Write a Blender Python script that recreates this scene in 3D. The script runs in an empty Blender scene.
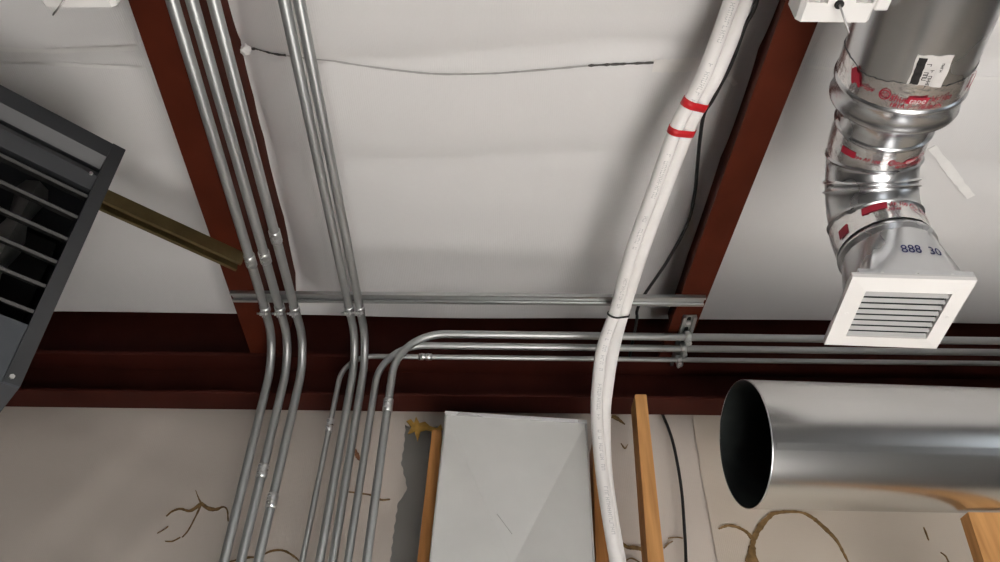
import bpy, bmesh, math, random
from mathutils import Vector, Matrix
random.seed(7)
S = bpy.context.scene
COL = S.collection
PI = math.pi

# ------------------------------------------------------------------ camera, world, lights, exposure
CAM = Vector((0, 0, 1.6)); FPX = 750.0; PITCH = math.radians(40); ROLL = math.radians(0.7)
_U0 = Vector((0, -math.sin(PITCH), math.cos(PITCH)))
FWD = Vector((0, math.cos(PITCH), math.sin(PITCH)))
RGT = Vector((1, 0, 0)) * math.cos(ROLL) + _U0 * math.sin(ROLL)
UPV = Vector((-1, 0, 0)) * math.sin(ROLL) + _U0 * math.cos(ROLL)
cd = bpy.data.cameras.new('camera'); cam = bpy.data.objects.new('camera', cd); COL.objects.link(cam)
m3 = Matrix((RGT, UPV, -FWD)).transposed()
cam.matrix_world = Matrix.Translation(CAM) @ m3.to_4x4()
cd.sensor_width = 36.0; cd.lens = FPX * 36.0 / 1000.0; cd.clip_start = 0.02
S.camera = cam

S.view_settings.view_transform = 'Standard'
S.view_settings.look = 'None'
S.view_settings.gamma = 1.0
S.view_settings.use_curve_mapping = False
S.view_settings.exposure = 0.0

W = bpy.data.worlds.new('daylight'); S.world = W; W.use_nodes = True
W.node_tree.nodes['Background'].inputs[0].default_value = (0.80, 0.90, 1.0, 1)
W.node_tree.nodes['Background'].inputs[1].default_value = 1.0

def area_light(name, loc, aim, sx, sy, power, color):
    l = bpy.data.lights.new(name, 'AREA'); l.shape = 'RECTANGLE'; l.size = sx; l.size_y = sy
    l.energy = power; l.color = color
    o = bpy.data.objects.new(name, l); COL.objects.link(o); o.location = loc
    o.rotation_euler = (Vector(aim) - Vector(loc)).to_track_quat('-Z', 'Y').to_euler()
    return o
# lamps at unseen windows, one added behind the camera, one in the right wall
area_light('added_window_fill', (0.8, -3.95, 1.8), (0.8, 0.0, 1.2), 1.4, 1.5, 7, (1.0, 0.97, 0.95))
area_light('side_window_daylight', (3.95, -0.6, 1.7), (0.0, -0.3, 1.0), 1.8, 1.2, 4, (0.90, 0.96, 1.0))
# low sun through the added rear window on the floor below: most light in the room comes up off the floor
sl = bpy.data.lights.new('sun', 'SUN'); sl.energy = 250; sl.angle = math.radians(2); sl.color = (1.0, 0.97, 0.945)
so = bpy.data.objects.new('sun', sl); COL.objects.link(so); so.location = (1, -8, 4)
so.rotation_euler = Vector((0, math.cos(math.radians(27)), -math.sin(math.radians(27)))).to_track_quat('-Z', 'Y').to_euler()

# ------------------------------------------------------------------ pixel -> place helpers (1000 x 562 frame)
def ray(px, py): return RGT * (px - 500) + UPV * (281 - py) + FWD * FPX
def atz(px, py, z):
    d = ray(px, py); return CAM + d * ((z - CAM.z) / d.z)
def aty(px, py, Y):
    d = ray(px, py); return CAM + d * (Y / d.y)
def atd(px, py, depth): return CAM + ray(px, py) * (depth / FPX)

# ------------------------------------------------------------------ materials
def mat(name, col, rough=0.6, metal=0.0, spec=0.5, noise=None, bump=None, scale2=None):
    """noise = (scale, amount, detail): value variation; bump = (scale, strength, distance)."""
    m = bpy.data.materials.new(name); m.use_nodes = True
    nt = m.node_tree; b = nt.nodes['Principled BSDF']
    b.inputs['Base Color'].default_value = (*col, 1)
    b.inputs['Roughness'].default_value = rough; b.inputs['Metallic'].default_value = metal
    b.inputs['Specular IOR Level'].default_value = spec
    tc = nt.nodes.new('ShaderNodeTexCoord')
    if noise:
        mp = nt.nodes.new('ShaderNodeMapping'); nt.links.new(tc.outputs['Object'], mp.inputs[0])
        if scale2: mp.inputs['Scale'].default_value = scale2
        n = nt.nodes.new('ShaderNodeTexNoise'); n.inputs['Scale'].default_value = noise[0]
        n.inputs['Detail'].default_value = noise[2]
        nt.links.new(mp.outputs[0], n.inputs['Vector'])
        r = nt.nodes.new('ShaderNodeMapRange')
        r.inputs[1].default_value = 0.3; r.inputs[2].default_value = 0.7
        r.inputs[3].default_value = 1 - noise[1]; r.inputs[4].default_value = 1 + noise[1]
        nt.links.new(n.outputs['Fac'], r.inputs[0])
        mx = nt.nodes.new('ShaderNodeVectorMath'); mx.operation = 'SCALE'
        mx.inputs[0].default_value = col
        nt.links.new(r.outputs[0], mx.inputs['Scale']); nt.links.new(mx.outputs[0], b.inputs['Base Color'])
    if bump:
        n2 = nt.nodes.new('ShaderNodeTexNoise'); n2.inputs['Scale'].default_value = bump[0]
        n2.inputs['Detail'].default_value = 4
        nt.links.new(tc.outputs['Object'], n2.inputs['Vector'])
        bp = nt.nodes.new('ShaderNodeBump'); bp.inputs['Strength'].default_value = bump[1]
        bp.inputs['Distance'].default_value = bump[2]
        nt.links.new(n2.outputs['Fac'], bp.inputs['Height']); nt.links.new(bp.outputs[0], b.inputs['Normal'])
    return m

def galv(name, col, rough, sp_scale=60, amt=0.12, ramt=0.08, bump=0.02, metal=1.0, spangle=.5):
    """Zinc coated sheet: crystalline spangle in tone and gloss."""
    m = bpy.data.materials.new(name); m.use_nodes = True
    nt = m.node_tree; b = nt.nodes['Principled BSDF']; b.inputs['Metallic'].default_value = metal
    tc = nt.nodes.new('ShaderNodeTexCoord')
    v = nt.nodes.new('ShaderNodeTexVoronoi'); v.inputs['Scale'].default_value = sp_scale
    nt.links.new(tc.outputs['Object'], v.inputs['Vector'])
    n = nt.nodes.new('ShaderNodeTexNoise'); n.inputs['Scale'].default_value = sp_scale * 0.15; n.inputs['Detail'].default_value = 5
    nt.links.new(tc.outputs['Object'], n.inputs['Vector'])
    ad = nt.nodes.new('ShaderNodeMath'); ad.operation = 'ADD'
    sx = nt.nodes.new('ShaderNodeSeparateColor'); nt.links.new(v.outputs['Color'], sx.inputs[0])
    mu = nt.nodes.new('ShaderNodeMath'); mu.operation = 'MULTIPLY_ADD'
    mu.inputs[1].default_value = spangle; mu.inputs[2].default_value = .5 * (1 - spangle)
    nt.links.new(sx.outputs[0], mu.inputs[0]); nt.links.new(mu.outputs[0], ad.inputs[0]); nt.links.new(n.outputs['Fac'], ad.inputs[1])
    r = nt.nodes.new('ShaderNodeMapRange'); r.inputs[1].default_value = 0.2; r.inputs[2].default_value = 1.6
    r.inputs[3].default_value = 1 - amt; r.inputs[4].default_value = 1 + amt
    nt.links.new(ad.outputs[0], r.inputs[0])
    mx = nt.nodes.new('ShaderNodeVectorMath'); mx.operation = 'SCALE'; mx.inputs[0].default_value = col
    nt.links.new(r.outputs[0], mx.inputs['Scale']); nt.links.new(mx.outputs[0], b.inputs['Base Color'])
    r2 = nt.nodes.new('ShaderNodeMapRange'); r2.inputs[1].default_value = 0.2; r2.inputs[2].default_value = 1.6
    r2.inputs[3].default_value = rough - ramt; r2.inputs[4].default_value = rough + ramt
    nt.links.new(ad.outputs[0], r2.inputs[0]); nt.links.new(r2.outputs[0], b.inputs['Roughness'])
    bp = nt.nodes.new('ShaderNodeBump'); bp.inputs['Strength'].default_value = bump; bp.inputs['Distance'].default_value = 0.01
    nt.links.new(n.outputs['Fac'], bp.inputs['Height']); nt.links.new(bp.outputs[0], b.inputs['Normal'])
    return m

def fabric(name, col):
    """White vinyl faced insulation: ribbed scrim plus soft wrinkles."""
    m = mat(name, col, 0.62, 0, 0.35)
    nt = m.node_tree; b = nt.nodes['Principled BSDF']; tc = nt.nodes.new('ShaderNodeTexCoord')
    w = nt.nodes.new('ShaderNodeTexWave'); w.inputs['Scale'].default_value = 55; w.inputs['Distortion'].default_value = 1.5
    w.inputs['Detail'].default_value = 2; nt.links.new(tc.outputs['Object'], w.inputs['Vector'])
    n = nt.nodes.new('ShaderNodeTexNoise'); n.inputs['Scale'].default_value = 5; n.inputs['Detail'].default_value = 5
    nt.links.new(tc.outputs['Object'], n.inputs['Vector'])
    b1 = nt.nodes.new('ShaderNodeBump'); b1.inputs['Strength'].default_value = 0.10; b1.inputs['Distance'].default_value = 0.004
    nt.links.new(w.outputs['Fac'], b1.inputs['Height'])
    b2 = nt.nodes.new('ShaderNodeBump'); b2.inputs['Strength'].default_value = 0.35; b2.inputs['Distance'].default_value = 0.02
    nt.links.new(n.outputs['Fac'], b2.inputs['Height']); nt.links.new(b1.outputs[0], b2.inputs['Normal'])
    nt.links.new(b2.outputs[0], b.inputs['Normal'])
    return m

def wood(name, col):
    m = mat(name, col, 0.7, 0, 0.3)
    nt = m.node_tree; b = nt.nodes['Principled BSDF']; tc = nt.nodes.new('ShaderNodeTexCoord')
    mp = nt.nodes.new('ShaderNodeMapping'); mp.inputs['Scale'].default_value = (60, 60, 4)
    nt.links.new(tc.outputs['Object'], mp.inputs[0])
    n = nt.nodes.new('ShaderNodeTexNoise'); n.inputs['Scale'].default_value = 1; n.inputs['Detail'].default_value = 6
    nt.links.new(mp.outputs[0], n.inputs['Vector'])
    cr = nt.nodes.new('ShaderNodeValToRGB')
    cr.color_ramp.elements[0].position = 0.3; cr.color_ramp.elements[0].color = (col[0]*.72, col[1]*.66, col[2]*.6, 1)
    cr.color_ramp.elements[1].position = 0.65; cr.color_ramp.elements[1].color = (col[0]*1.1, col[1]*1.1, col[2]*1.1, 1)
    nt.links.new(n.outputs['Fac'], cr.inputs[0]); nt.links.new(cr.outputs[0], b.inputs['Base Color'])
    return m

M_FAB = fabric('white_vinyl_facing', (0.77, 0.76, 0.75))
M_WFAB = fabric('aged_vinyl_facing', (0.57, 0.51, 0.455))
M_WFAB2 = fabric('tan_vinyl_facing', (0.54, 0.475, 0.40))
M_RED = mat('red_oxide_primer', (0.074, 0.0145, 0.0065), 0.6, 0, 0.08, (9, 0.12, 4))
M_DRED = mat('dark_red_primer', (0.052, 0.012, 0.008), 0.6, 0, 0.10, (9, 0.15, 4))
M_SIDING = mat('grey_siding', (0.30, 0.29, 0.27), 0.55, 0.2, 0.4, (4, 0.1, 3))
M_CONC = mat('concrete', (0.20, 0.195, 0.19), 0.8, 0, 0.3, (2, 0.15, 6))
M_ROOM = mat('painted_room_wall', (0.20, 0.19, 0.185), 0.8, 0, 0.2, (3, 0.05, 3))
M_EMT = galv('conduit_zinc', (0.41, 0.42, 0.413), 0.42, 160, 0.05, 0.04, 0.0, .75)
M_COUP = galv('coupling_zinc', (0.72, 0.73, 0.72), 0.30, 200, 0.25, 0.1, 0.2)
M_STRUT = galv('strut_zinc', (0.45, 0.46, 0.455), 0.34, 140, 0.04, 0.04, 0.0, .9)
M_GALV = galv('galvanized_duct', (0.62, 0.62, 0.61), 0.25, 12, 0.03, 0.03, 0.0, 1.0, .0)
M_GALV2 = galv('bright_duct_sheet', (0.60, 0.61, 0.62), 0.27, 14, 0.03, 0.03, 0.0, 1.0, .0)
M_DUCTIN = mat('dark_duct_shade', (0.028, 0.034, 0.033), 0.6, 0.6, 0.4, (20, 0.2, 3))  # near-black colour stands in for the shade inside the ductwork
M_PLEN = galv('plenum_sheet', (0.66, 0.66, 0.64), 0.55, 34, 0.22, 0.06, 0.004, .6, .0)
M_FOIL = mat('foil_tape', (0.78, 0.77, 0.76), 0.26, 1.0, 0.5, (40, 0.06, 3), (60, 0.5, 0.004))
M_INK_R = mat('red_ink', (0.38, 0.012, 0.035), 0.45, 0, 0.4, (50, 0.15, 3))
M_INK_B = mat('blue_ink', (0.012, 0.018, 0.11), 0.5)
M_INK_K = mat('black_ink', (0.025, 0.022, 0.022), 0.6, 0, 0.3, (80, 0.5, 3))
M_INK_G = mat('grey_print', (0.56, 0.55, 0.55), 0.6)
M_PAPER = mat('sticker_paper', (0.62, 0.60, 0.58), 0.5, 0, 0.4, (30, 0.08, 3))
M_WHITE = mat('white_enamel', (0.80, 0.79, 0.77), 0.4, 0, 0.5, (6, 0.02, 2))
M_LOUV = mat('louver_enamel', (0.62, 0.62, 0.61), 0.35, 0.1, 0.5, (6, 0.02, 2))
M_HOSE = mat('white_pipe_insulation', (0.86, 0.84, 0.82), 0.6, 0, 0.35, (14, 0.03, 3), (70, 0.15, 0.002))
M_TAPE = mat('red_tape', (0.62, 0.014, 0.022), 0.45, 0, 0.5, (30, 0.06, 3))
M_BLACK = mat('black_rubber', (0.010, 0.010, 0.010), 0.5, 0, 0.4, (30, 0.1, 2))
M_HEAT = mat('grey_heater_enamel', (0.036, 0.038, 0.041), 0.45, 0, 0.5, (5, 0.06, 3))
M_HEATP = mat('blue_grey_heater_panel', (0.058, 0.065, 0.074), 0.45, 0, 0.5, (5, 0.06, 3))
M_HLOUV = mat('dark_louver_enamel', (0.018, 0.017, 0.016), 0.5, 0, 0.35, (5, 0.06, 3))
M_HEATIN = mat('heater_inside', (0.012, 0.012, 0.012), 0.7)
M_EXCH = mat('heat_exchanger', (0.50, 0.48, 0.45), 0.35, 0.9, 0.5, (14, 0.2, 4))
M_BRONZE = mat('yellow_zinc_strut', (0.17, 0.125, 0.055), 0.42, 0.7, 0.5, (20, 0.15, 4))
M_WOOD = wood('pine_stud', (0.56, 0.29, 0.105))
M_WOOD2 = wood('old_pine_stud', (0.52, 0.24, 0.075))
M_TEAR = mat('brown_fibre', (0.20, 0.125, 0.055), 0.9, 0, 0.1, (60, 0.35, 5))
M_YFOAM = mat('yellow_fibre', (0.50, 0.30, 0.075), 0.9, 0, 0.1, (40, 0.3, 5))
M_SEAM = mat('seam_gap_or_shade', (0.10, 0.095, 0.09), 0.9)
M_SEAMT = mat('clear_seam_tape', (0.80, 0.78, 0.75), 0.28, 0, 0.6, (30, 0.04, 3), (40, 0.5, 0.004))
M_TSTRIP = mat('bright_tape', (0.92, 0.91, 0.89), 0.35, 0, 0.5, (30, .03, 3))
M_STEEL = mat('bare_wire', (0.45, 0.44, 0.43), 0.35, 0.9)

# ------------------------------------------------------------------ mesh building
class MB:
    def __init__(s): s.v = []; s.f = []; s.sm = []
    def add(s, vs, fs, smooth=False):
        o = len(s.v); s.v += [Vector(v) for v in vs]
        s.f += [[i + o for i in f] for f in fs]; s.sm += [smooth] * len(fs)
        return s
    def box(s, c, size, M=None, bev=0.0):
        """box at c (its own axes M), edges bevelled by bev"""
        bm = bmesh.new(); bmesh.ops.create_cube(bm, size=1.0)
        for v in bm.verts: v.co = Vector((v.co.x * size[0], v.co.y * size[1], v.co.z * size[2]))
        if bev > 0: bmesh.ops.bevel(bm, geom=list(bm.edges), offset=min(bev, min(size) * .45), segments=2, affect='EDGES', profile=0.6)
        bm.verts.index_update()
        R = M.to_3x3() if M else Matrix.Identity(3); c = Vector(c)
        vs = [R @ v.co + c for v in bm.verts]; fs = [[v.index for v in f.verts] for f in bm.faces]
        bm.free(); return s.add(vs, fs)
    def tube(s, pts, r, seg=14, cap=True, rad=None):
        pts = [Vector(p) for p in pts]; n = len(pts)
        T = []
        for i in range(n):
            a = pts[max(0, i - 1)]; b = pts[min(n - 1, i + 1)]; T.append((b - a).normalized())
        up = Vector((0, 0, 1)) if abs(T[0].z) < .9 else Vector((0, 1, 0))
        N = (up - T[0] * up.dot(T[0])).normalized(); vs = []
        for i in range(n):
            if i: N = (N - T[i] * N.dot(T[i])).normalized()
            B = T[i].cross(N); rr = rad[i] if rad else r
            for k in range(seg):
                t = 2 * PI * k / seg; vs.append(pts[i] + (N * math.cos(t) + B * math.sin(t)) * rr)
        fs = [[i * seg + k, i * seg + (k + 1) % seg, (i + 1) * seg + (k + 1) % seg, (i + 1) * seg + k] for i in range(n - 1) for k in range(seg)]
        s.add(vs, fs, True)
        if cap:
            o = len(s.v) - len(vs)
            s.f.append([o + k for k in range(seg)][::-1]); s.sm.append(False)
            s.f.append([o + (n - 1) * seg + k for k in range(seg)]); s.sm.append(False)
        return s
    def extrude(s, prof, a, b, xax, zax, closed=True, smooth=False, cap=True):
        """2-D profile (x along xax, y along zax) swept from a to b"""
        n = len(prof); vs = [Vector(p) + Vector(xax) * q[0] + Vector(zax) * q[1] for p in (a, b) for q in prof]
        fs = [[k, (k + 1) % n, n + (k + 1) % n, n + k] for k in range(n if closed else n - 1)]
        if closed and cap: fs += [list(range(n))[::-1], [n + k for k in range(n)]]
        return s.add(vs, fs, smooth)
    def grid(s, fn, nu, nv, smooth=True):
        vs = [fn(i / nu, j / nv) for j in range(nv + 1) for i in range(nu + 1)]
        fs = [[j * (nu + 1) + i, j * (nu + 1) + i + 1, (j + 1) * (nu + 1) + i + 1, (j + 1) * (nu + 1) + i] for j in range(nv) for i in range(nu)]
        return s.add(vs, fs, smooth)
    def prism(s, poly, off):
        """planar polygon (list of points) given thickness off (vector)"""
        n = len(poly); vs = [Vector(p) for p in poly] + [Vector(p) + Vector(off) for p in poly]
        fs = [list(range(n)), [n + k for k in range(n)][::-1]] + [[k, n + k, n + (k + 1) % n, (k + 1) % n] for k in range(n)]
        return s.add(vs, fs)
    def ring(s, outer, inner, off):
        """flat frame between two equally long loops, thickened by off"""
        n = len(outer); vs = [Vector(p) for p in outer] + [Vector(p) for p in inner]
        vs += [v + Vector(off) for v in vs]; fs = []
        for k in range(n):
            j = (k + 1) % n
            fs += [[k, j, n + j, n + k], [2*n + k, 3*n + k, 3*n + j, 2*n + j], [k, 2*n + k, 2*n + j, j], [n + k, n + j, 3*n + j, 3*n + k]]
        return s.add(vs, fs)
    def build(s, name, m, parent=None, flip=False):
        me = bpy.data.meshes.new(name)
        org = Vector((0, 0, 0))
        if parent is None and s.v:
            lo = Vector((min(v[i] for v in s.v) for i in range(3))); hi = Vector((max(v[i] for v in s.v) for i in range(3)))
            org = Vector(((lo.x + hi.x) / 2, (lo.y + hi.y) / 2, lo.z))
        elif parent is not None: org = wloc(parent)
        bm = bmesh.new(); bv = [bm.verts.new(v - org) for v in s.v]
        for f, sm in zip(s.f, s.sm):
            try: bf = bm.faces.new([bv[i] for i in f]); bf.smooth = sm
            except ValueError: pass
        bmesh.ops.recalc_face_normals(bm, faces=list(bm.faces))
        bm.to_mesh(me); bm.free()
        me.materials.append(m)
        o = bpy.data.objects.new(name, me); COL.objects.link(o)
        if parent is None: o.location = org
        else: o.parent = parent
        return o

def wloc(o):
    p = Vector(o.location)
    while o.parent: o = o.parent; p = p + Vector(o.location)
    return p
def tag(o, label=None, cat=None, group=None, kind=None):
    if label: o['label'] = label
    if cat: o['category'] = cat
    if group: o['group'] = group
    if kind: o['kind'] = kind
    return o
def thing(name, loc, label, cat, group=None):
    o = bpy.data.objects.new(name, None); COL.objects.link(o); o.location = loc; o.empty_display_size = .05
    return tag(o, label, cat, group)

def catmull(P, n=8):
    P = [Vector(p) for p in P]; out = []
    Q = [P[0] * 2 - P[1]] + P + [P[-1] * 2 - P[-2]]
    for i in range(1, len(Q) - 2):
        a, b, c, d = Q[i-1:i+3]
        for k in range(n):
            t = k / n
            out.append(0.5 * ((2*b) + (c - a)*t + (2*a - 5*b + 4*c - d)*t*t + (3*b - a - 3*c + d)*t**3))
    out.append(P[-1]); return out
def fillet(P, radii, n=14):
    """polyline with rounded corners (like bent conduit)"""
    P = [Vector(p) for p in P]; out = [P[0]]
    for i in range(1, len(P) - 1):
        r = radii[i - 1]
        if r <= 0: out.append(P[i]); continue
        u = (P[i-1] - P[i]).normalized(); v = (P[i+1] - P[i]).normalized()
        ang = math.acos(max(-1, min(1, u.dot(v)))); d = r / math.tan(ang / 2)
        A = P[i] + u * d; Bq = P[i] + v * d
        c = P[i] + (u + v).normalized() * (r / math.sin(ang / 2))
        ra = A - c; rb = Bq - c; tot = PI - ang; ax = ra.cross(rb).normalized()
        for k in range(n + 1): out.append(c + Matrix.Rotation(tot * k / n, 3, ax) @ ra)
    out.append(P[-1]); return out

def text_mesh(txt, size, shear=0.0, bold=0.0):
    cu = bpy.data.curves.new('t', 'FONT'); cu.body = txt; cu.size = size; cu.shear = shear; cu.offset = bold
    cu.align_x = 'CENTER'; cu.align_y = 'CENTER'; cu.resolution_u = 3
    o = bpy.data.objects.new('t', cu); COL.objects.link(o)
    dg = bpy.context.evaluated_depsgraph_get(); me = bpy.data.meshes.new_from_object(o.evaluated_get(dg))
    vs = [v.co.copy() for v in me.vertices]; fs = [list(p.vertices) for p in me.polygons]
    bpy.data.objects.remove(o); bpy.data.curves.remove(cu); bpy.data.meshes.remove(me)
    return vs, fs

# ------------------------------------------------------------------ the room
ROOFZ = 3.225
def struct(o, label=None): return tag(o, label, None, None, 'structure')
struct(MB().box((0.4, -1.0, -0.05), (7.4, 6.6, 0.1)).build('floor', M_CONC))

# ceiling: insulation blanket, sagging between the beams, pinned along seams that run across the bays
BL, BR = -0.735, 0.585           # beam lines
SEAMS = [-3.9, -3.0, -2.2, -1.4, -0.65, 0.10, 0.60, 1.065, 1.39, 1.80, 2.16]
def hnoise(x, y):
    return (math.sin(x*3.1 + 1.3*math.sin(y*2.3)) + math.sin(y*4.7 + x*1.9 + 1.1) * .6 + math.sin(x*7.3 - y*3.1) * .35) / 2
def roof_z(x, y):
    yy = y + 0.035 * math.sin(x * 1.9 + 0.6) * (1 if y < 1.25 else .35) + 0.012 * math.sin(x * 5.3)
    t = 0; w = 1
    for a, b in zip(SEAMS[:-1], SEAMS[1:]):
        if a <= yy < b: t = (yy - a) / (b - a); w = b - a; break
    belly = (4 * t * (1 - t)) ** 0.6 * (0.030 if w > .45 else 0.016 if yy < 1.39 else .006)
    lift = 0.0
    d = x - (-.749 - .0495 * (y - .789) + .092)
    if 0 <= d < .15: lift = 0.095 * (1 - d / .15) ** 1.6
    elif -.09 < d < 0: lift = 0.095 * (1 + d / .09)
    if y > 2.0: lift *= max(0, 1 - (y - 2.0) / .13)
    return ROOFZ + lift - belly + 0.006 * hnoise(x, y)
g = MB().grid(lambda u, v: Vector((-3.2 + 7.2*u, -4.2 + 6.335*v, roof_z(-3.2 + 7.2*u, -4.2 + 6.335*v))), 300, 330)
ceil = struct(g.build('ceiling', M_FAB), 'white vinyl faced insulation blanket sagging between the beams')
MB().box((0.4, -1.0, 3.36), (7.4, 6.6, 0.03)).build('roof_deck', M_SIDING, ceil)
def ceil_strip(name, m, pix, w, drop=0.003, jag=0.0):
    def hit(x, y):
        z = ROOFZ
        for _ in range(8): p = atz(x, y, z); z = .5*z + .5*(roof_z(p.x, p.y) - drop)
        return p
    P = [hit(x, y) for x, y in pix]
    P = catmull(P, 10); vs = []
    for i, p in enumerate(P):
        ww = w * (1 + jag * random.uniform(-1, 1))
        for sgn in (-1, 1):
            q = Vector((p.x, p.y + sgn * ww / 2, 0)); q.z = roof_z(q.x, q.y) - drop; vs.append(q)
    n = len(P); fs = [[2*i, 2*i+2, 2*i+3, 2*i+1] for i in range(n - 1)]
    mb = MB().add(vs, fs, True)
    vs2 = [v + Vector((0, 0, -.0012)) for v in vs]; mb.add(vs2, fs, True)
    return mb.build(name, m, ceil)
ceil_strip('seam_gap_or_shade', M_SEAM, [(247, 49), (262, 51), (286, 55)], .006, .004, .5)
ceil_strip('seam_gap_or_shade', M_SEAM, [(588, 65.5), (620, 64), (655, 62.5)], .006, .004, .5)
ceil_strip('seam_gap_or_shade', mat('painted_seam_shadow', (.42, .41, .40), .9), [(286, 55), (340, 62), (400, 70.5), (440, 74), (490, 73.5), (540, 70), (590, 65.5)], .0040, .003, .3)  # mid-grey strip paints the soft shade along the seam
ceil_strip('seam_ridge', M_WHITE, [(806, 66), (822, 68), (840, 70)], .007, .006, .2)
ceil_strip('seam_ridge', M_WHITE, [(950, 77), (975, 78), (1010, 78.5)], .007, .006, .2)
ceil_strip('seam_tape', M_SEAMT, [(653, 66), (675, 65.5), (697, 64)], .036, .005, .12)
ceil_strip('seam_ridge', M_WHITE, [(-40, 46), (20, 50), (60, 51), (100, 49), (138, 48)], .012, .010, .2)
ceil_strip('seam_ridge', M_WHITE, [(-40, 61), (30, 63), (90, 66), (146, 68)], .008, .009, .2)

# eave wall: grey siding with white facing hung over it
WY = 2.225
def vwall(name, x0, x1, y, th, m, holes=()): return struct(MB().box(((x0+x1)/2, y + th/2, 1.7), (x1-x0, th, 3.4)).build(name, m))
wb = struct(MB().box((0.4, WY + .03, 1.7), (7.4, 0.05, 3.4)).build('wall_back', M_SIDING))
FY = 2.17
def facing(name, m, pix, y, below=True):
    P = [aty(a, b, y) for a, b in pix]
    # fine outline -> filled sheet 6 mm thick with a soft bulge
    return MB().prism(P, (0, .006, 0)).build(name, m, wb)
def sheet(name, m, xl, xr, ztop, y, nu=60, nv=40, amp=.012, left=None):
    def fn(u, v):
        z = ztop * v; x0 = left(z) if left else xl
        x = x0 + (xr(z) - x0 if callable(xr) else xr - x0) * u
        return Vector((x, y - amp * (hnoise(x*2.2, z*2.6) + .4*hnoise(x*5+3, z*7)), z))
    return MB().grid(fn, nu, nv).build(name, m, wb)
_edge = [(406, 405), (405.5, 425), (404, 445), (401, 462), (404, 474), (407, 486), (404, 494), (398, 500), (396, 512), (393, 535), (390, 562), (386, 600)]
_eP = [aty(a, b, FY) for a, b in _edge]
def ragged(z):
    if z >= _eP[0].z: return _eP[0].x
    for A, Bq in zip(_eP[:-1], _eP[1:]):
        if A.z >= z >= Bq.z: t = (A.z - z) / (A.z - Bq.z); return A.x + (Bq.x - A.x) * t + .002 * math.sin(z * 190)
    return _eP[-1].x
sheet('vinyl_facing', M_WFAB, -3.2, ragged, 2.98, FY, 120, 400)
sheet('vinyl_facing', M_WFAB, 0.25, 0.655, 2.98, FY + .004, 30, 90, .010)
sheet('vinyl_facing', M_WFAB2, 0.635, 4.0, 2.98, FY - .004, 120, 120)
# the scrap of facing left under the eave beam beside the metal box, with the yellow fibre showing under it
scrap = [(404, 404), (404, 424), (409, 427), (413, 422), (417, 428), (424, 424), (430, 428), (437, 426), (443, 430), (452, 428), (596, 430), (596, 404)]
facing('vinyl_facing', M_WFAB, scrap, FY - .002)
star = [(406.5, 421), (411, 419), (414, 423), (416, 416.5), (419.5, 423), (425, 421.5), (430, 426), (437, 428), (441, 424), (442.5, 429), (436, 431.5), (426, 429.5), (420.5, 431), (417.5, 441), (414.5, 431), (408, 433.5), (411.5, 427)]
facing('exposed_insulation', M_YFOAM, star, FY - .012)

def tear(pix, wpx, m=M_TEAR, y=None):
    """a split in the facing: fibre showing through with a lip of curled vinyl"""
    y0 = y or FY
    def snap(a, b):
        p = aty(a, b, y0)
        for _ in range(3): p = aty(a, b, y0 - .012 * (hnoise(p.x*2.2, p.z*2.6) + .4*hnoise(p.x*5+3, p.z*7)) - .0045)
        return p
    pts = [snap(a, b) for a, b in pix]; n = len(pts); P = catmull(pts, 6); vs = []
    N = len(P) - 1
    for i, p in enumerate(P):
        f = i / N * (n - 1); k = min(int(f), n - 2); wv = wpx[k] + (wpx[k+1] - wpx[k]) * (f - k)
        w = wv * .0026 * (1 + .25 * random.uniform(-1, 1))
        a = P[max(0, i-1)]; b = P[min(N, i+1)]; t = (b - a).normalized(); q = Vector((-t.z, 0, t.x)) * w / 2
        vs += [p + q, p - q + Vector((0, .0006, 0))]
    fs = [[2*i, 2*i+2, 2*i+3, 2*i+1] for i in range(N)]
    mb = MB().add(vs, fs, False); mb.add([v + Vector((0, .0035, 0)) for v in vs], fs)
    for i in range(N):
        o = len(vs); mb.f.append([2*i, 2*i+2, o+2*i+2, o+2*i]); mb.f.append([2*i+1, o+2*i+1, o+2*i+3, 2*i+3]); mb.sm += [False, False]
    return mb.build('tear', m, wb)
tear([(195.5, 490), (198, 497), (201, 503)], [.6, 1.2, 2])
tear([(166, 516), (172, 511), (180, 508.5), (190, 510.5), (201, 503.5)], [1, 1.6, 2, 3, 3.6])
tear([(201, 503), (208, 508), (216, 509), (223, 506.5), (227, 510), (228, 521)], [3.6, 4, 3, 1.6, 1.6, 1.2])
tear([(201, 504), (195, 517), (188, 530), (182, 537)], [2, 1.4, 1.3, .8])
tear([(168, 526), (164, 529), (157, 533)], [1, 1.1, .7])
tear([(165, 541), (172, 541), (180, 537)], [.8, 1, .8])
tear([(228, 562), (246, 557.5), (258, 557)], [1.5, 2, 1.2])
tear([(262, 555), (272, 550.5), (284, 550.5), (295, 557), (300, 562)], [1.2, 2, 2.2, 2, 1])
tear([(348, 491.5), (360, 493), (372, 495), (381, 499.5), (390, 499)], [.8, 1.8, 1.6, 2, 1.2])
tear([(355, 449), (357.5, 456), (360, 460)], [2, 6, 2], mat('rust_fibre', (.22, .10, .05), .9, 0, .1, (40, .3, 3)))
tear([(622, 543), (628, 547), (636, 547.5), (646, 550)], [3.4, 4.4, 4, 4.4])
tear([(664, 548), (669, 543), (673, 541)], [1.6, 1.2, .7])
tear([(668, 538), (677, 537), (683, 538)], [.7, 1.2, .8])
tear([(612, 416), (617, 418), (625, 424)], [4, 5, 1.2])
tear([(621, 443), (625, 448), (628, 444)], [.8, 1.6, .8])
tear([(624, 562), (631, 558), (640, 562)], [1, 1.4, 1])
tear([(719, 528.5), (728, 525.3), (738, 527), (747, 532), (752, 538)], [1.5, 2.5, 2.8, 3, 4], y=FY - .004)
tear([(753, 572), (752, 556), (753, 543), (757, 532), (764, 522), (773, 513)], [22, 12, 5, 6, 6.5, 4.5], y=FY - .004)
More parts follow.
